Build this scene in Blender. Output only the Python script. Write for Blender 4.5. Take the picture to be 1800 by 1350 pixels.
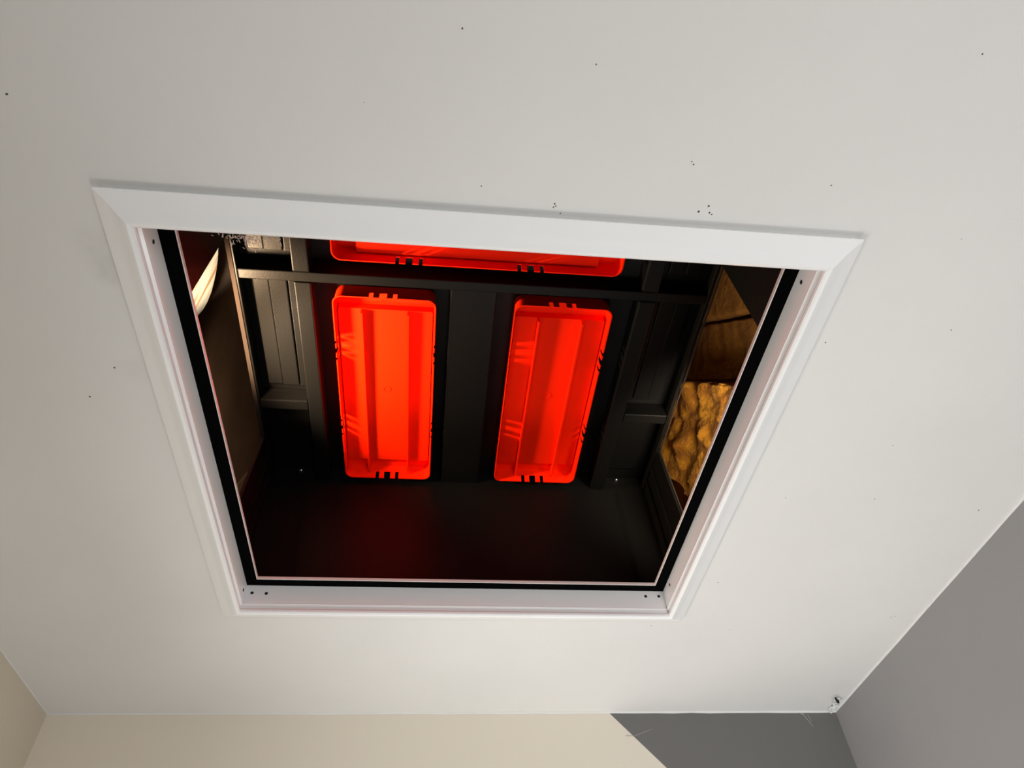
import bpy, bmesh, math, random
from mathutils import Vector, Matrix, noise
random.seed(7)
C = bpy.context.scene
for o in list(bpy.data.objects): bpy.data.objects.remove(o)
S = 0.64                      # metres per working unit; the ceiling is 1 unit above the camera
EYE = 1.76
def U(x, y, z): return Vector((S*x, S*y, EYE+S*z))

# ---------------------------------------------------------------- camera
yaw, pitch, roll = -0.153707610, 0.848538843, -0.0716015204
cy, sy, cp, sp = math.cos(yaw), math.sin(yaw), math.cos(pitch), math.sin(pitch)
fwd = Vector((-sy*cp, cy*cp, sp)); rt = Vector((cy, sy, 0)); up = rt.cross(fwd)
c, s = math.cos(roll), math.sin(roll)
rt2 = c*rt+s*up; up2 = -s*rt+c*up
cam = bpy.data.cameras.new('camera'); camo = bpy.data.objects.new('camera', cam)
C.collection.objects.link(camo)
m = Matrix((rt2, up2, -fwd)).transposed().to_4x4(); m.translation = Vector((0, 0, EYE))
camo.matrix_world = m
cam.sensor_width = 36; cam.sensor_fit = 'HORIZONTAL'; cam.lens = 1252.39*36/1800; cam.clip_start = .01
C.camera = camo

# ---------------------------------------------------------------- world, lights, exposure
w = bpy.data.worlds.new('world'); C.world = w; w.use_nodes = True
w.node_tree.nodes['Background'].inputs[0].default_value = (.5, .6, .8, 1)
w.node_tree.nodes['Background'].inputs[1].default_value = .3
C.view_settings.view_transform = 'Standard'; C.view_settings.look = 'None'
C.view_settings.gamma = 1; C.view_settings.use_curve_mapping = False
C.view_settings.exposure = 0.0
def area(name, loc, target, sx, sy, power, col, spread=180):
    l = bpy.data.lights.new(name, 'AREA'); l.shape = 'RECTANGLE'; l.size = sx; l.size_y = sy
    l.energy = power; l.color = col; l.spread = math.radians(spread)
    o = bpy.data.objects.new(name, l); C.collection.objects.link(o); o.location = loc
    o.rotation_euler = (Vector(target)-Vector(loc)).to_track_quat('-Z', 'Y').to_euler(); return o
area('window_light', (-.695, .95, 1.35), (.5, .95, 1.45), .8, .85, 12.6, (1, .995, .975), 145)
area('floor_bounce', (.25, 1.06, 1.20), (.25, 1.02, 2.4), .26, .26, 2.5, (.985, .985, .985), 145)
area('back_fill_light', (.55, -1.45, 1.1), (.8, .6, 2.4), .6, 1.3, 12, (.96, .985, 1), 100)  # added fill from the back right to lift the ceiling; no real doorway
def spot(name, loc, target, power, col, ang, size=.03):
    l = bpy.data.lights.new(name, 'SPOT'); l.energy = power; l.color = col; l.spot_size = math.radians(ang); l.spot_blend = .5; l.shadow_soft_size = size
    o = bpy.data.objects.new(name, l); C.collection.objects.link(o); o.location = loc
    o.rotation_euler = (Vector(target)-Vector(loc)).to_track_quat('-Z', 'Y').to_euler(); return o
spot('loft_lamp', U(-.66, 1.33, 1.36), U(.0, 1.36, 1.665), 25, (1, .74, .48), 84, .03)
spot('cell_fill_spot', U(-.64, 1.15, 1.38), U(-.47, 1.2, 1.66), 32, (1, .68, .40), 95, .03)  # second spot added only to brighten the cover's left cells
spot('board_fill_spot', U(-.72, 1.75, 1.25), U(-.88, 2.3, 2.10), 14, (1, .75, .5), 75, .04)  # extra warm spot put in to light the lower part of the brown board
spot('insulation_fill_spot', U(.80, 1.35, 1.30), U(1.0, 2.0, 2.0), 9, (1, .85, .65), 110, .06)  # unseen fill spot placed to light the insulation and miss the cover
spot('timber_fill_spot', U(-.70, 1.18, 1.30), U(-.83, 1.36, 2.12), 150, (1, .93, .82), 24, .02)  # narrow helper spot added to overexpose the pale timber

# ---------------------------------------------------------------- materials
def mat(name, col, rough=.5, noise_amt=0, nscale=8, bump=0, bscale=60, spec=.5, metal=0, col2=None, coat=0):
    m = bpy.data.materials.new(name); m.use_nodes = True
    nt = m.node_tree; b = nt.nodes['Principled BSDF']
    b.inputs['Base Color'].default_value = (*col, 1); b.inputs['Roughness'].default_value = rough
    b.inputs['Specular IOR Level'].default_value = spec; b.inputs['Metallic'].default_value = metal
    b.inputs['Coat Weight'].default_value = coat
    tc = nt.nodes.new('ShaderNodeTexCoord')
    if noise_amt or col2:
        n = nt.nodes.new('ShaderNodeTexNoise'); n.inputs['Scale'].default_value = nscale; n.inputs['Detail'].default_value = 5
        nt.links.new(tc.outputs['Object'], n.inputs['Vector'])
        r = nt.nodes.new('ShaderNodeValToRGB')
        a = col2 if col2 else tuple(v*(1-noise_amt) for v in col)
        r.color_ramp.elements[0].position = .35; r.color_ramp.elements[0].color = (*a, 1)
        r.color_ramp.elements[1].position = .68; r.color_ramp.elements[1].color = (*col, 1)
        nt.links.new(n.outputs[0], r.inputs[0]); nt.links.new(r.outputs[0], b.inputs['Base Color'])
    if bump:
        n = nt.nodes.new('ShaderNodeTexNoise'); n.inputs['Scale'].default_value = bscale; n.inputs['Detail'].default_value = 4
        nt.links.new(tc.outputs['Object'], n.inputs['Vector'])
        bp = nt.nodes.new('ShaderNodeBump'); bp.inputs['Strength'].default_value = bump; bp.inputs['Distance'].default_value = .004
        nt.links.new(n.outputs[0], bp.inputs['Height']); nt.links.new(bp.outputs[0], b.inputs['Normal'])
    return m
M = {}
M['ceiling'] = mat('ceiling_paint', (.79, .783, .765), .75, .05, 3, .05, 90)
M['cream'] = mat('cream_paint', (.66, .585, .475), .7, .04, 4, .05, 80)
M['grey'] = mat('grey_paint', (.31, .30, .30), .6, .05, 4, .05, 80)
M['floor'] = mat('floor_carpet', (.40, .33, .26), .9, .1, 30)
M['pvc'] = mat('white_pvc', (.93, .935, .935), .25, spec=.5)
M['lip'] = mat('white_lip', (.75, .70, .66), .4)
M['seal'] = mat('black_foam', (.0012, .0013, .0013), .95, bump=.5, bscale=200, spec=.03)
M['hole'] = mat('dark_hole', (.01, .01, .01), .9)
M['black'] = mat('black_plastic', (.004, .0039, .0037), .42, bump=.06, bscale=300, spec=.13)
M['orange'] = mat('orange_plastic', (.98, .016, .0003), .6, spec=.05)
M['strip'] = mat('brown_edge', (.022, .016, .013), .95, spec=.05)
M['board'] = mat('brown_board', (.22, .13, .075), .8, .4, 5)
M['felt'] = mat('roof_felt', (.03, .025, .022), .9, .4, 5)
M['joist'] = mat('joist_timber', (.32, .2, .1), .8, .4, 5)
M['ply'] = mat('orange_ply', (.45, .19, .05), .8, .3, 6)
M['wool'] = mat('glass_wool', (.62, .27, .012), .95, nscale=14, bump=1, bscale=120, col2=(.30, .10, .004))
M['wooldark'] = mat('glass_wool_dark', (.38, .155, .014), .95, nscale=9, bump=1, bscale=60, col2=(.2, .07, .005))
M['steel'] = mat('steel', (.6, .6, .6), .3, metal=1)
M['speck'] = mat('speck', (.08, .07, .05), .9)
M['fibre'] = mat('fibre', (.9, .75, .65), .6)
M['plaster'] = mat('plaster', (.8, .8, .78), .9)
M['red'] = mat('red_print', (.6, .06, .03), .6)
M['tan'] = mat('tan_wood', (.42, .28, .16), .8, .3, 20)

def stripes(name, a, b2, scale):
    m = mat(name, a, .8); nt = m.node_tree; bs = nt.nodes['Principled BSDF']
    tc = nt.nodes.new('ShaderNodeTexCoord'); mp = nt.nodes.new('ShaderNodeMapping')
    mp.inputs['Rotation'].default_value = (math.radians(12), 0, 0)
    mp.inputs['Scale'].default_value = (1, scale, 2.5)
    n = nt.nodes.new('ShaderNodeTexNoise'); n.inputs['Scale'].default_value = 1.5; n.inputs['Detail'].default_value = 6
    r = nt.nodes.new('ShaderNodeValToRGB'); r.color_ramp.elements[0].position = .36; r.color_ramp.elements[0].color = (*b2, 1)
    r.color_ramp.elements[1].position = .5; r.color_ramp.elements[1].color = (*a, 1)
    nt.links.new(tc.outputs['Object'], mp.inputs[0]); nt.links.new(mp.outputs[0], n.inputs['Vector'])
    nt.links.new(n.outputs[0], r.inputs[0]); nt.links.new(r.outputs[0], bs.inputs['Base Color']); return m
M['pale'] = stripes('pale_grained_wood', (.85, .72, .5), (.55, .27, .08), 45)

for k_ in ('wool', 'wooldark'):
    for nd in M[k_].node_tree.nodes:
        if nd.type == 'TEX_NOISE' and nd.inputs['Scale'].default_value < 20: nd.inputs['Distortion'].default_value = 2.2
# far wall: cream paint with a grey painted area bounded by a diagonal cut line
def two_tone(p0, p1):
    m = mat('two_tone_paint', (1, 1, 1), .65, bump=.05, bscale=80); nt = m.node_tree; bs = nt.nodes['Principled BSDF']
    g = nt.nodes.new('ShaderNodeNewGeometry'); sep = nt.nodes.new('ShaderNodeSeparateXYZ')
    nt.links.new(g.outputs['Position'], sep.inputs[0])
    dx, dz = p1.x-p0.x, p1.z-p0.z
    # side value = (x-p0x)*dz-(z-p0z)*dx
    a = nt.nodes.new('ShaderNodeMath'); a.operation = 'MULTIPLY_ADD'
    nt.links.new(sep.outputs[0], a.inputs[0]); a.inputs[1].default_value = -dz; a.inputs[2].default_value = p0.x*dz
    b = nt.nodes.new('ShaderNodeMath'); b.operation = 'MULTIPLY_ADD'
    nt.links.new(sep.outputs[2], b.inputs[0]); b.inputs[1].default_value = dx; b.inputs[2].default_value = -p0.z*dx
    ad = nt.nodes.new('ShaderNodeMath'); ad.operation = 'ADD'; nt.links.new(a.outputs[0], ad.inputs[0]); nt.links.new(b.outputs[0], ad.inputs[1])
    gt = nt.nodes.new('ShaderNodeMath'); gt.operation = 'GREATER_THAN'; gt.inputs[1].default_value = 0
    nt.links.new(ad.outputs[0], gt.inputs[0])
    mx = nt.nodes.new('ShaderNodeMix'); mx.data_type = 'RGBA'
    nt.links.new(gt.outputs[0], mx.inputs['Factor'])
    mx.inputs['A'].default_value = (.79, .72, .61, 1); mx.inputs['B'].default_value = (.155, .15, .145, 1)
    nt.links.new(mx.outputs['Result'], bs.inputs['Base Color']); return m

# ---------------------------------------------------------------- mesh helpers
def obj(name, bm, material, parent=None, smooth=None, loc=None):
    me = bpy.data.meshes.new(name)
    bmesh.ops.recalc_face_normals(bm, faces=bm.faces)
    if loc is not None: bmesh.ops.translate(bm, verts=bm.verts, vec=-Vector(loc))
    bm.to_mesh(me); bm.free()
    me.materials.append(material)
    o = bpy.data.objects.new(name, me); C.collection.objects.link(o)
    if smooth is not None:
        me.polygons.foreach_set('use_smooth', [True]*len(me.polygons)); me.set_sharp_from_angle(angle=math.radians(smooth))
    if loc is not None: o.location = loc
    if parent:
        o.parent = parent; o.matrix_parent_inverse = Matrix.Identity(4)
        o.location = (Vector(loc) if loc is not None else Vector())-parent.location
    return o
def thing(name, label, cat, loc, group=None):
    o = bpy.data.objects.new(name, None); C.collection.objects.link(o); o.location = loc; o.empty_display_size = .05
    o['label'] = label; o['category'] = cat
    if group: o['group'] = group
    return o
def tag(o, label, cat, group=None):
    o['label'] = label; o['category'] = cat
    if group: o['group'] = group
    return o
def struct(o): o['kind'] = 'structure'; return o
def box(bm, x0, x1, y0, y1, z0, z1, bev=0):
    """box in working units, optional bevel (units)"""
    v = [bm.verts.new(U(x, y, z)) for x in (x0, x1) for y in (y0, y1) for z in (z0, z1)]
    fs = [bm.faces.new([v[i] for i in q]) for q in ((0, 1, 3, 2), (4, 6, 7, 5), (0, 4, 5, 1), (2, 3, 7, 6), (0, 2, 6, 4), (1, 5, 7, 3))]
    if bev:
        es = {e for f in fs for e in f.edges}
        bmesh.ops.bevel(bm, geom=list(es), offset=bev*S, segments=2, affect='EDGES', profile=.5)
    return bm
def nb(*a, **k): return box(bmesh.new(), *a, **k)
def prism(bm, pts, d):
    """pts: list of unit points (x,y,z) forming a polygon, extruded by unit vector d"""
    a = [bm.verts.new(U(*p)) for p in pts]; b = [bm.verts.new(U(p[0]+d[0], p[1]+d[1], p[2]+d[2])) for p in pts]
    bm.faces.new(a); bm.faces.new(list(reversed(b))); n = len(pts)
    for i in range(n): bm.faces.new([a[i], a[(i+1) % n], b[(i+1) % n], b[i]])
    return bm
def ring_slab(x0, x1, y0, y1, hx0, hx1, hy0, hy1, z0, z1):
    bm = bmesh.new()
    def loop(z, a, b, c_, d): return [bm.verts.new(U(*p, z)) for p in ((a, c_), (b, c_), (b, d), (a, d))]
    o0, o1 = loop(z0, x0, x1, y0, y1), loop(z1, x0, x1, y0, y1); h0, h1 = loop(z0, hx0, hx1, hy0, hy1), loop(z1, hx0, hx1, hy0, hy1)
    for i in range(4):
        j = (i+1) % 4
        for A, B in ((o0, h0), (h0, h1), (h1, o1), (o1, o0)): bm.faces.new([A[i], A[j], B[j], B[i]])
    return bm

# ---------------------------------------------------------------- room shell
XL, XR, YF, YB = -1.107, 1.345, 2.239, -2.5
FZ = -EYE/S
HX0, HX1, HY0, HY1 = -.459, .6175, .572, 1.618       # clear opening of the hatch
g = .006
ceil = struct(obj('ceiling', ring_slab(XL-.1, XR+.1, YB-.1, YF+.1, HX0-g, HX1+g, HY0-g, HY1+g, 1.0, 1.05), M['ceiling']))
struct(obj('floor', nb(XL-.1, XR+.1, YB-.1, YF+.1, FZ-.05, FZ), M['floor']))
P0 = Vector((.5583, 0, 1.0)); P1 = Vector((0, 0, 0))
def back(px, py, y=None, z=None, x=None):
    d = rt2*((px-900)/1252.39)-up2*((py-675)/1252.39)+fwd
    k = y/d.y if y is not None else (z/d.z if z is not None else x/d.x); return d*k
a_, b_ = back(1060, 1243, y=YF), back(1172, 1350, y=YF)
M['two'] = two_tone(U(*a_), U(*b_))
struct(obj('wall_far', nb(XL-.1, XR+.1, YF, YF+.1, FZ, 1.0), M['two']))
struct(obj('wall_left', nb(XL-.1, XL, YB, YF, FZ, 1.0), M['cream']))
struct(obj('wall_right', nb(XR, XR+.1, YB, YF, FZ, 1.0), M['grey']))
struct(obj('wall_back', nb(XL-.1, XR+.1, YB-.1, YB, FZ, 1.0), M['cream']))
# caulk beads along the wall tops
def bead(name, p, q, r):
    bm = bmesh.new(); p, q = Vector(p), Vector(q); d = (q-p).normalized(); n = 40
    side = d.cross(Vector((0, 0, 1))); prev = None
    for i in range(n+1):
        c0 = p.lerp(q, i/n); rr = r*(1+.45*noise.noise(c0*23)); ringv = []
        for k in range(6):
            a = 2*math.pi*k/6; ringv.append(bm.verts.new(U(*(c0+side*math.cos(a)*rr+Vector((0, 0, math.sin(a)*rr))))))
        if prev:
            for k in range(6): bm.faces.new([prev[k], prev[(k+1) % 6], ringv[(k+1) % 6], ringv[k]])
        else: bm.faces.new(ringv)
        prev = ringv
    bm.faces.new(prev)
    return struct(obj(name, bm, M['ceiling'], smooth=60))
bead('trim_1', (XR, YF, 1.0), (XR, -.9, 1.0), .0045)
bead('trim_2', (XR, YF, 1.0), (XL, YF, 1.0), .0045)
bead('trim_3', (XL, YF, 1.0), (XL, -.9, 1.0), .002)

# faint hand smudges on the ceiling paint beside the left frame corner
nt = M['ceiling'].node_tree; bs = nt.nodes['Principled BSDF']; src = bs.inputs['Base Color'].links[0].from_socket
geo = nt.nodes.new('ShaderNodeNewGeometry'); last = src
for px, py, rad, amt in ((172, 430, .035, .16), (190, 475, .028, .25), (240, 650, .03, .10), (1480, 1205, .04, .08)):
    p = U(*back(px, py, z=1.0)); d = nt.nodes.new('ShaderNodeVectorMath'); d.operation = 'DISTANCE'
    nt.links.new(geo.outputs['Position'], d.inputs[0]); d.inputs[1].default_value = p
    mr = nt.nodes.new('ShaderNodeMapRange'); mr.interpolation_type = 'SMOOTHSTEP'
    nt.links.new(d.outputs['Value'], mr.inputs['Value']); mr.inputs['From Min'].default_value = 0; mr.inputs['From Max'].default_value = rad
    mr.inputs['To Min'].default_value = amt; mr.inputs['To Max'].default_value = 0
    nz = nt.nodes.new('ShaderNodeTexNoise'); nz.inputs['Scale'].default_value = 60; nt.links.new(geo.outputs['Position'], nz.inputs['Vector'])
    ml = nt.nodes.new('ShaderNodeMath'); ml.operation = 'MULTIPLY'; nt.links.new(mr.outputs[0], ml.inputs[0]); nt.links.new(nz.outputs[0], ml.inputs[1])
    mx_ = nt.nodes.new('ShaderNodeMix'); mx_.data_type = 'RGBA'; nt.links.new(ml.outputs[0], mx_.inputs['Factor'])
    nt.links.new(last, mx_.inputs['A']); mx_.inputs['B'].default_value = (.12, .10, .08, 1); last = mx_.outputs['Result']
nt.links.new(last, bs.inputs['Base Color'])
# tiny dirt specks on the ceiling (uncountable dust)
bm = bmesh.new()
specks = [(975, 358, 3), (973, 364, 2), (977, 362, 2), (1246, 362, 3), (1228, 372, 3), (1247, 374, 3), (1251, 377, 2), (1219, 289, 2), (1216, 284, 2),
          (1048, 113, 2), (12, 165, 3), (201, 646, 3), (158, 697, 3), (1672, 580, 2), (1451, 602, 2), (1461, 326, 2), (1262, 1024, 3), (1381, 875, 2),
          (1537, 877, 2), (1720, 897, 3), (1145, 1100, 2), (1282, 1107, 2), (1566, 1085, 2), (1573, 1083, 2), (846, 327, 2), (813, 50, 2), (985, 375, 2),
          (1727, 95, 2), (1569, 783, 2), (1690, 420, 1), (640, 180, 1)]
for px, py, r in specks:
    p = back(px, py, z=1.0); rr = r*.00062
    n = 7; a0 = random.random()*6
    vs = [bm.verts.new(U(p.x+rr*math.cos(a0+2*math.pi*k/n)*random.uniform(.6, 1.3), p.y+rr*math.sin(a0+2*math.pi*k/n)*random.uniform(.6, 1.3), .9998)) for k in range(n)]
    tip = bm.verts.new(U(p.x, p.y, .9985))
    for k in range(n): bm.faces.new([vs[k], vs[(k+1) % n], tip])
    bm.faces.new(vs)
o = obj('dirt_speck', bm, M['speck'], ceil); o['kind'] = 'stuff'
# chipped plaster with a small hole where the ceiling meets the grey corner
bm = bmesh.new()
for i in range(46):
    t = random.random(); px = 1462+12*t+random.uniform(-5, 5); py = 1249-20*t+random.uniform(-4, 4)
    p = back(px, py, z=.9935); r = random.uniform(.003, .0055)
    bmesh.ops.create_icosphere(bm, subdivisions=1, radius=r*S, matrix=Matrix.Translation(U(*p)) @ Matrix.Diagonal((1, 1, .55, 1)))
o = obj('plaster_crumb', bm, M['plaster'], ceil, smooth=50); o['kind'] = 'stuff'
bm = bmesh.new()
pts = [(1467, 1227), (1470, 1227), (1473, 1232), (1475, 1232), (1476, 1236), (1473, 1237), (1470, 1234)]
prism(bm, [tuple(back(*p, z=.988)) for p in pts], (0, 0, .003))
obj('plaster_hole', bm, M['hole'], ceil)
# pale scratches on the grey paint of the far wall
wall = bpy.data.objects['wall_far']
bm = bmesh.new()
for (ax, ay, bx, by, wd) in ((1115, 1293, 1146, 1281, 1.2), (1410, 1252, 1430, 1277, 1.3), (1403, 1251, 1412, 1256, 1.2), (1420, 1256, 1427, 1268, 1.0), (1100, 1293, 1112, 1293, .8)):
    n = Vector((-(by-ay), bx-ax)).normalized()*wd
    prism(bm, [tuple(back(*p, y=YF-.0015)) for p in ((ax, ay), (bx, by), (bx+n.x*.5, by+n.y*.5), (ax+n.x, ay+n.y))], (0, .001, 0))
obj('scratch', bm, mat('scratched_paint', (.36, .35, .34), .8), wall)

# ---------------------------------------------------------------- hatch frame
frame = thing('loft_hatch', 'white plastic square frame set in the white ceiling around the open loft hatch', 'loft hatch', U((HX0+HX1)/2, (HY0+HY1)/2, 1.0))
# profile: (distance outward from the opening face, z)
prof = [(.0465, .999), (.0465, .9915), (.0525, .9905), (.053, .9875), (.050, .9862), (.036, .9815), (.023, .9740), (.014, .9685), (.009, .9665), (.004, .9675), (.001, .9705), (0, .975),
        (.0015, .979), (.004, .981), (.004, .988), (.001, .9895), (-.001, .9905), (-.001, .9925), (.0015, .994), (.0005, .997), (0, 1.000), (0, 1.043), (.004, 1.043), (.004, 1.0005), (.03, .9995)]
def sweep_side(side, profile):
    bm = bmesh.new(); A = []; B = []
    for d, z in profile:
        x0, x1, y0, y1 = HX0-d, HX1+d, HY0-d, HY1+d
        e = {'near': ((x0, y0), (x1, y0)), 'right': ((x1, y0), (x1, y1)), 'far': ((x1, y1), (x0, y1)), 'left': ((x0, y1), (x0, y0))}[side]
        A.append(bm.verts.new(U(*e[0], z))); B.append(bm.verts.new(U(*e[1], z)))
    n = len(profile)
    for i in range(n): bm.faces.new([A[i], A[(i+1) % n], B[(i+1) % n], B[i]])
    bm.faces.new(A); bm.faces.new(list(reversed(B)))
    return bm
for sd in ('near', 'right', 'far', 'left'):
    obj('frame_side', sweep_side(sd, prof), M['pvc'], frame, smooth=32)
sealp = [(.0035, 1.0435), (-.026, 1.0432), (-.027, 1.046), (-.027, 1.052), (.0035, 1.052)]
for sd in ('near', 'right', 'far', 'left'):
    obj('seal_strip', sweep_side(sd, sealp), M['seal'], frame)
lipp = [(-.0272, 1.0425), (-.0288, 1.0425), (-.0292, 1.043), (-.0292, 1.050), (-.0272, 1.050)]
for sd in ('near', 'right', 'far', 'left'):
    obj('inner_lip', sweep_side(sd, lipp), M['lip'], frame)
# screw holes: shallow rings with a dark bore
def hole(px, py, wallname):
    ax = {'far': dict(y=HY1-.0004), 'left': dict(x=HX0+.0004), 'right': dict(x=HX1-.0004)}[wallname]
    p = back(px, py, **ax); nrm = {'far': Vector((0, -1, 0)), 'left': Vector((1, 0, 0)), 'right': Vector((-1, 0, 0))}[wallname]
    q = nrm.to_track_quat('Z', 'Y').to_matrix().to_4x4()
    bm = bmesh.new()
    bmesh.ops.create_cone(bm, cap_ends=True, segments=14, radius1=.0042*S, radius2=.0034*S, depth=.0009*S, matrix=Matrix.Translation(U(*p)) @ q)
    h = obj('screw_hole', bm, M['hole'], frame)
for a in ((443, 1042, 'far'), (468, 1043, 'far'), (1135, 1048, 'far'), (1158, 1048, 'far'), (1177, 1028, 'right'), (270, 425, 'left'), (1408, 496, 'right'), (428, 1037, 'left')): hole(*a)

# ---------------------------------------------------------------- loft floor, trimmer joists, roof
struct(obj('floor_loft', ring_slab(-3.2, 3.2, -2.4, 4.2, HX0-.03, HX1+.03, HY0-.03, HY1+.03, 1.052, 1.09), M['joist']))
struct(obj('roof_left', prism(bmesh.new(), [(-3.2, -2.4, 1.05), (.095, -2.4, 3.9), (.095, -2.4, 3.98), (-3.2, -2.4, 1.13)], (0, 6.6, 0)), M['felt']))
struct(obj('roof_right', prism(bmesh.new(), [(3.2, -2.4, 1.05), (.095, -2.4, 3.9), (.095, -2.4, 3.98), (3.2, -2.4, 1.13)], (0, 6.6, 0)), M['felt']))
for nm, y in (('wall_gable_near', -2.45), ('wall_gable_far', 4.2)):
    struct(obj(nm, prism(bmesh.new(), [(-3.3, y, 1.05), (3.3, y, 1.05), (.095, y, 3.98)], (0, .05, 0)), M['felt']))

# ---------------------------------------------------------------- black plastic cover over the opening
CX0, CX1, CY0, CY1, CB = -.548, .739, .45, 1.872, 1.091
ZR, ZT = 1.6, 1.656
cover = thing('hatch_cover', 'black plastic ribbed box cover standing over the loft hatch opening', 'cover', U(.095, 1.16, CB))
K = M['black']
obj('roof_panel', nb(CX0, CX1, CY0, CY1, ZT+.001, ZT+.018), K, cover)
for y0, y1 in ((.66, .69), (1.043, 1.073), (1.50, 1.537)):
    if y0 < 1.4 :
        obj('cross_rib', nb(CX0+.018, CX1-.018, y0, y1, ZR+.002, ZT, bev=.003), K, cover)
    else:
        obj('cross_rib', nb(CX0+.018, -.392, y0, y1, ZR+.002, ZT, bev=.003), K, cover)
        obj('cross_rib', nb(.583, CX1-.018, y0, y1, ZR+.002, ZT, bev=.003), K, cover)
for x0, x1 in ((-.391, -.347), (.535, .582)):
    for y0, y1 in ((.46, .659), (.691, 1.042), (1.074, CY1-.012)):
        obj('long_rib', nb(x0, x1, y0, y1, ZR, ZT, bev=.004), K, cover)
obj('centre_spine', nb(.019, .145, 1.074, CY1-.012, ZR+.012, ZT, bev=.003), K, cover)
for x0, x1 in ((CX0+.006, CX0+.017), (CX1-.017, CX1-.006)):
    obj('side_rail', nb(x0, x1, CY0+.01, CY1-.012, ZR+.002, ZT, bev=.002), K, cover)
# stepped panels in the outer cells
for sgn in (-1, 1):
    def mx(x): return x if sgn < 0 else .19-x
    for y0, y1 in ((.71, 1.005), (1.092, 1.468)):
        for xa, xb, z0 in ((-.508, -.466, 1.640), (-.4655, -.418, 1.637), (-.414, -.396, 1.634)):
            a, b = sorted((mx(xa), mx(xb)))
            obj('recess_panel', nb(a, b, y0, y1, z0, ZT, bev=.003), K, cover)
    a, b = sorted((mx(-.50), mx(-.40)))
    obj('recess_panel', nb(a, b, 1.56, 1.80, 1.645, ZT, bev=.003), K, cover)
# end walls (bottom flares out a little)
obj('end_wall', prism(bmesh.new(), [(CX0, CY1-.012, ZT), (CX1, CY1-.012, ZT), (CX1+.02, CY1+.0, CB), (CX0-.02, CY1+.0, CB)], (0, .014, 0)), K, cover)
obj('end_wall', prism(bmesh.new(), [(CX0, CY0, ZT), (CX1, CY0, ZT), (CX1+.02, CY0-.01, CB), (CX0-.02, CY0-.01, CB)], (0, -.014, 0)), K, cover)
obj('raised_panel', prism(bmesh.new(), [(-.422, CY1-.020, 1.585), (.612, CY1-.020, 1.585), (.632, CY1-.010, 1.12), (-.396, CY1-.010, 1.12)], (0, .010, 0)), K, cover)
# side panels at the four corners and thin brown edging around each side opening
YO0, YO1 = .940, 1.664
for sgn in (-1, 1):
    def mx(x): return x if sgn < 0 else .191-x
    fl = .02
    for yy in ((YO1, YO1-.03, CY1-.013), (YO0, YO0-.005, CY0+.001)):
        top, bot, end = yy
        obj('side_panel', prism(bmesh.new(), [(mx(CX0+.003), top, ZR+.003), (mx(CX0+.003), end, ZR+.003), (mx(CX0-fl+.003), end, CB), (mx(CX0-fl+.003), bot, CB)], (-sgn*.008, 0, 0)), K, cover)
    e = .011 if sgn < 0 else .004
    obj('edge_strip', prism(bmesh.new(), [(mx(CX0), CY0+.01, ZR-.001), (mx(CX0), YO1, ZR-.001), (mx(CX0), YO1, ZR+.004), (mx(CX0), CY0+.01, ZR+.004)], (-sgn*e, 0, 0)), M['strip'], cover)
    obj('edge_strip', prism(bmesh.new(), [(mx(CX0+.001), YO1-.004, ZR), (mx(CX0+.001), YO1, ZR), (mx(CX0-fl+.001), YO1-.03, CB), (mx(CX0-fl+.001), YO1-.034, CB)], (-sgn*e*.8, 0, 0)), M['strip'], cover)
    for y in (1.735, 1.80):
        obj('corner_rib', prism(bmesh.new(), [(mx(CX0+.012), y, ZR), (mx(CX0+.012), y+.012, ZR), (mx(CX0-fl+.012), y+.012, CB), (mx(CX0-fl+.012), y, CB)], (-sgn*.008, 0, 0)), K, cover)
for px, py in ((529, 828), (1083, 845)):
    p = back(px, py, z=1.64); bm = bmesh.new()
    bmesh.ops.create_uvsphere(bm, u_segments=12, v_segments=6, radius=.008*S, matrix=Matrix.Translation(U(p.x, p.y, 1.642)) @ Matrix.Diagonal((1, 1, .7, 1)))
    obj('bolt', bm, M['steel'], cover, smooth=60)

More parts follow.
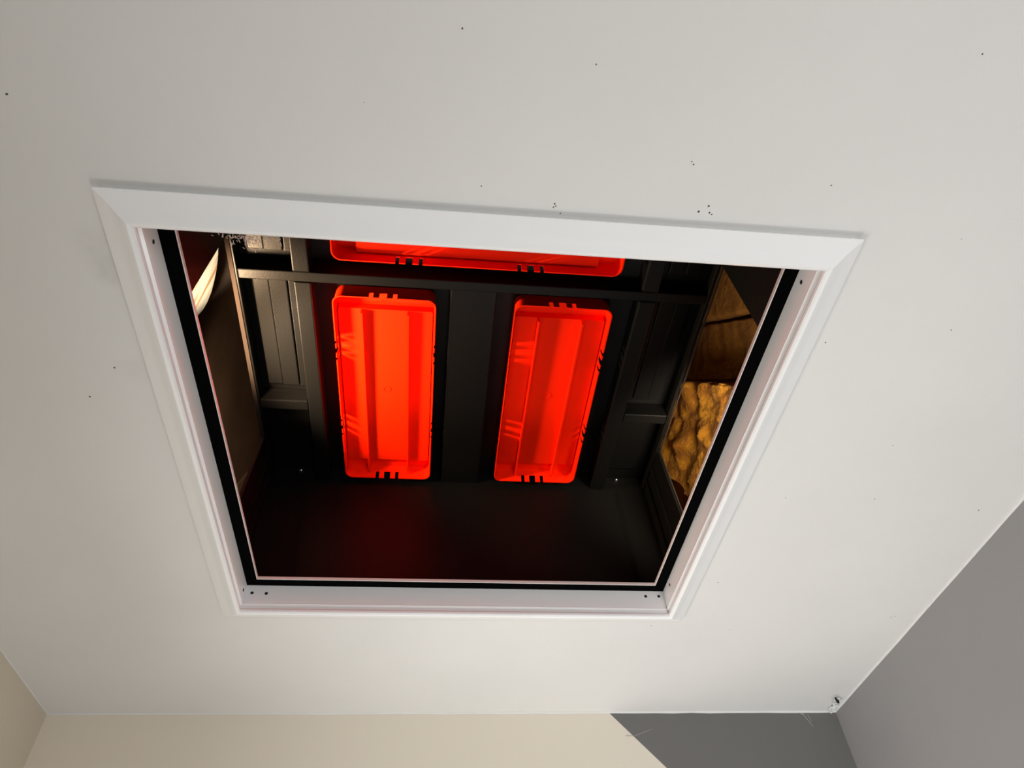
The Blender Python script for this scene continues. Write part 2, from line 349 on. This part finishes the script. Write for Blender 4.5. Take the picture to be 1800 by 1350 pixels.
# ---------------------------------------------------------------- orange trays
def rrect(cx, cy, hx, hy, r, n=6):
    out = []
    for qx, qy, a0 in ((1, 1, 0), (-1, 1, 90), (-1, -1, 180), (1, -1, 270)):
        for k in range(n+1):
            a = math.radians(a0+90*k/n); out.append((cx+qx*(hx-r)+r*math.cos(a), cy+qy*(hy-r)+r*math.sin(a)))
    return out
def make_tray(x0, x1, y0, y1, label, along='y'):
    """open-bottomed rectangular tray; long axis along y, or along x"""
    W, L = ((x1-x0), (y1-y0)) if along == 'y' else ((y1-y0), (x1-x0))
    cx, cy = (x0+x1)/2, (y0+y1)/2
    def T(u, v, z): return U(cx+u, cy+v, z) if along == 'y' else U(cx+v, cy-u, z)
    zr, zl, zf, zt = 1.598, 1.650, 1.629, 1.6555
    t = thing('orange_tray', label, 'tray', U(cx, cy, zt), 'orange trays under the roof of the black cover')
    bm = bmesh.new()
    hx, hy = W/2, L/2
    loops = [(hx-.004, hy-.004, .024, zt), (hx-.003, hy-.003, .024, zr+.004), (hx, hy, .026, zr+.003), (hx, hy, .026, zr), (hx-.0032, hy-.0032, .023, zr),
             (hx-.007, hy-.007, .021, zl), (hx-.008, hy-.058, .008, zl), (hx-.009, hy-.060, .006, zf)]
    rings = []
    for a, b, r, z in loops: rings.append([bm.verts.new(T(u, v, z)) for u, v in rrect(0, 0, a, b, r)])
    n = len(rings[0])
    for A, B in zip(rings, rings[1:]):
        for i in range(n): bm.faces.new([A[i], A[(i+1) % n], B[(i+1) % n], B[i]])
    bm.faces.new(rings[0]); bm.faces.new(list(reversed(rings[-1])))
    shell = obj('tray_shell', bm, M['orange'], t, smooth=35)
    # clip notches
    cb = bmesh.new()
    def cut(u, v, du, dv):
        b2 = bmesh.ops.create_cube(cb, size=1)['verts']
        p, q = T(u-du, v-dv, 1.585), T(u+du, v+dv, 1.624)
        for w in b2: w.co = Vector(((p.x+q.x)/2+w.co.x*abs(q.x-p.x), (p.y+q.y)/2+w.co.y*abs(q.y-p.y), (p.z+q.z)/2+w.co.z*abs(q.z-p.z)))
    for sv in (-1, 1):
        for du_, hw in ((-.032, .0055), (0, .010), (.032, .0055)):
            cut(du_+(-.004), sv*hy, hw, .0085)
    for su in (-1, 1):
        for cvv in (L*.18, -L*.24):
            for dv_, hw in ((-.030, .005), (0, .009), (.030, .005)): cut(su*hx, cvv+dv_, .0085, hw)
    cut_me = bpy.data.meshes.new('c'); cb.to_mesh(cut_me); cb.free()
    co = bpy.data.objects.new('c', cut_me); C.collection.objects.link(co)
    md = shell.modifiers.new('b', 'BOOLEAN'); md.object = co; md.operation = 'DIFFERENCE'; md.solver = 'EXACT'
    co.parent = t; co.location = -t.location
    bpy.context.view_layer.update()
    dg = bpy.context.evaluated_depsgraph_get(); nm = bpy.data.meshes.new_from_object(shell.evaluated_get(dg))
    shell.modifiers.clear(); shell.data = nm; nm.name = 'tray_shell'
    bpy.data.objects.remove(co)
    # two long fins standing down from the tray floor
    for u in (-.23*W, .225*W):
        fb = bmesh.new()
        p = [(u, -hy+.061, zf+.001), (u, -hy+.063, zf-.018), (u, hy-.012, zf-.016), (u, hy-.008, zl+.001)]
        a = [fb.verts.new(T(q[0]-.0025, q[1], q[2])) for q in p]; b = [fb.verts.new(T(q[0]+.0025, q[1], q[2])) for q in p]
        fb.faces.new(a); fb.faces.new(list(reversed(b)))
        for i in range(4): fb.faces.new([a[i], a[(i+1) % 4], b[(i+1) % 4], b[i]])
        obj('fin', fb, M['orange'], t)
    rb = bmesh.new(); n = 20; R_ = .012
    A = []
    for (rr, zz) in ((R_, zf+.0005), (R_, zf-.0012), (R_-.002, zf-.0012), (R_-.002, zf+.0005)):
        A.append([rb.verts.new(T(rr*math.cos(2*math.pi*k/n), -.01+rr*math.sin(2*math.pi*k/n), zz)) for k in range(n)])
    for q in range(4):
        for k in range(n): rb.faces.new([A[q][k], A[q][(k+1) % n], A[(q+1) % 4][(k+1) % n], A[(q+1) % 4][k]])
    obj('moulding_ring', rb, M['orange'], t)
    return t
make_tray(-.296, -.018, 1.107, 1.834, 'orange plastic tray with two fins, left one of the upright pair under the black cover')
make_tray(.196, .470, 1.105, 1.830, 'orange plastic tray with two fins, right one of the upright pair under the black cover')
make_tray(-.289, .468, .722, .998, 'orange plastic tray lying crosswise, mostly hidden behind the near edge of the white hatch frame', along='x')

# ---------------------------------------------------------------- things in the loft
# left: brown board, bright grained timber, tan batten with red print
tag(obj('brown_board', nb(-.90, -.88, .2, 3.9, 1.09, 2.95), M['board']), 'dark brown board standing in the loft beyond the left opening of the black cover', 'board')
edge = [(384, 430), (383, 452), (381, 472), (377, 492), (372, 512), (365, 530), (357, 544), (347, 556)]
bm = bmesh.new()
pts = [tuple(back(a, b, x=-.83)) for a, b in edge]
low = pts[-1]
pts += [(-.83, low[1]-.02, 1.5), (-.83, 1.25, 1.095), (-.83, .9, 1.095), (-.83, .9, 2.0), (-.83, 1.2, 2.45)]
prism(bm, pts, (-.02, 0, 0))
tag(obj('timber_offcut', bm, M['pale']), 'brightly lit pale grained timber with a curved edge, seen at hatch left side', 'timber')
bm = bmesh.new()
prism(bm, [tuple(back(a, b, x=-.87)) for a, b in ((405, 880), (418, 852), (444, 822), (455, 830), (430, 900), (415, 915))], (-.008, 0, 0))
tn = obj('batten', bm, M['tan']); tag(tn, 'tan wooden offcut with red printed stripes at the lower left of the opening', 'timber')
bm = bmesh.new()
for k in range(3):
    x = 419+k*4.5; y = 872-k*4
    prism(bm, [tuple(back(a, b, x=-.868)) for a, b in ((x, y), (x+9, y-10), (x+10.5, y-8), (x+1.5, y+2))], (-.002, 0, 0))
obj('red_print', bm, M['red'], tn)

# right: insulation batts between timbers against a plywood board
tag(obj('plywood_board', nb(1.16, 1.18, .3, 3.6, 1.09, 2.7), M['ply']), 'orange-brown plywood board behind the insulation, right side of the hatch', 'board')
def batt(name, x0, x1, y0, y1, z0, z1, amp, scale, material, label, seed, res=60):
    """lumpy slab: closed box grid displaced with noise"""
    bm = bmesh.new()
    bmesh.ops.create_cube(bm, size=1)
    bmesh.ops.subdivide_edges(bm, edges=bm.edges, cuts=res, use_grid_fill=True)
    for v in bm.verts:
        p = Vector((x0+(v.co.x+.5)*(x1-x0), y0+(v.co.y+.5)*(y1-y0), z0+(v.co.z+.5)*(z1-z0)))
        p.y += .867*(p.z-2.4)
        if label.startswith('lumpy'): p.z = max(p.z, min(2.62, 2.07+1.94*(p.y-2.17)))
        # round the box
        q = Vector((abs(v.co.x), abs(v.co.y), abs(v.co.z)))*2
        k = 1-.035*(q.y**6*q.x**6+q.z**6*q.x**6+q.z**6*q.y**6)
        c0 = Vector(((x0+x1)/2, (y0+y1)/2+.867*(p.z-2.4), (z0+z1)/2)); cc = Vector((c0.x, c0.y, p.z)); p = cc+(p-cc)*k
        n1 = noise.fractal((p+Vector((seed, 0, 0)))*scale, .9, 2.1, 6)
        n2 = abs(noise.noise((p+Vector((0, seed, 0)))*scale*.8))
        d = (p-c0); d = Vector((d.x/(x1-x0), d.y/(y1-y0), d.z/(z1-z0))).normalized()
        p += Vector((d.x, d.y*.6, d.z*.4))*(amp*(n1*.9+n2*1.2-.4))
        v.co = U(p.x, p.y, max(p.z, 1.0905))
    o = obj(name, bm, material, smooth=60)
    return tag(o, label, 'insulation', 'glass wool insulation in the loft')
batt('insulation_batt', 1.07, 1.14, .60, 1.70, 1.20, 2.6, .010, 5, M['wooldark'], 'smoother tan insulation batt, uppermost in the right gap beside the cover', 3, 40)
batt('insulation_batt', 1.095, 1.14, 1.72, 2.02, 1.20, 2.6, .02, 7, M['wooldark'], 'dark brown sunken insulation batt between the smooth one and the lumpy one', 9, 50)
batt('insulation_batt', .93, 1.03, 2.04, 2.75, 1.45, 2.65, .035, 9, M['wool'], 'lumpy golden yellow glass wool batt, lowest in the right gap beside the cover', 5, 90)

# fibres caught on the seal near the upper left of the opening
bm = bmesh.new()
def fib(p, q, r):
    d = (q-p).normalized(); sd = d.cross(Vector((0.3, .2, 1))).normalized(); s2 = d.cross(sd)
    A = [bm.verts.new(U(*(p+(sd*math.cos(a)+s2*math.sin(a))*r))) for a in (0, 2.1, 4.2)]; B = [bm.verts.new(U(*(q+(sd*math.cos(a)+s2*math.sin(a))*r))) for a in (0, 2.1, 4.2)]
    for k in range(3): bm.faces.new([A[k], A[(k+1) % 3], B[(k+1) % 3], B[k]])
for i in range(110):
    px = random.gauss(432, 16) if i < 70 else random.uniform(372, 495); t = (px-372)/123
    lim = 409+t*12; py = lim+abs(random.gauss(0, 9 if i < 70 else 4))-2
    p = back(px, py, z=1.062+random.uniform(-.006, .01)); L = random.uniform(.003, .008)
    q = p+Vector((random.uniform(-.4, 1), random.uniform(-.2, 1), random.uniform(-.6, .3))).normalized()*L
    fib(p, q, .0006)
o = obj('wool_fibre', bm, M['fibre'], frame); o['kind'] = 'stuff'
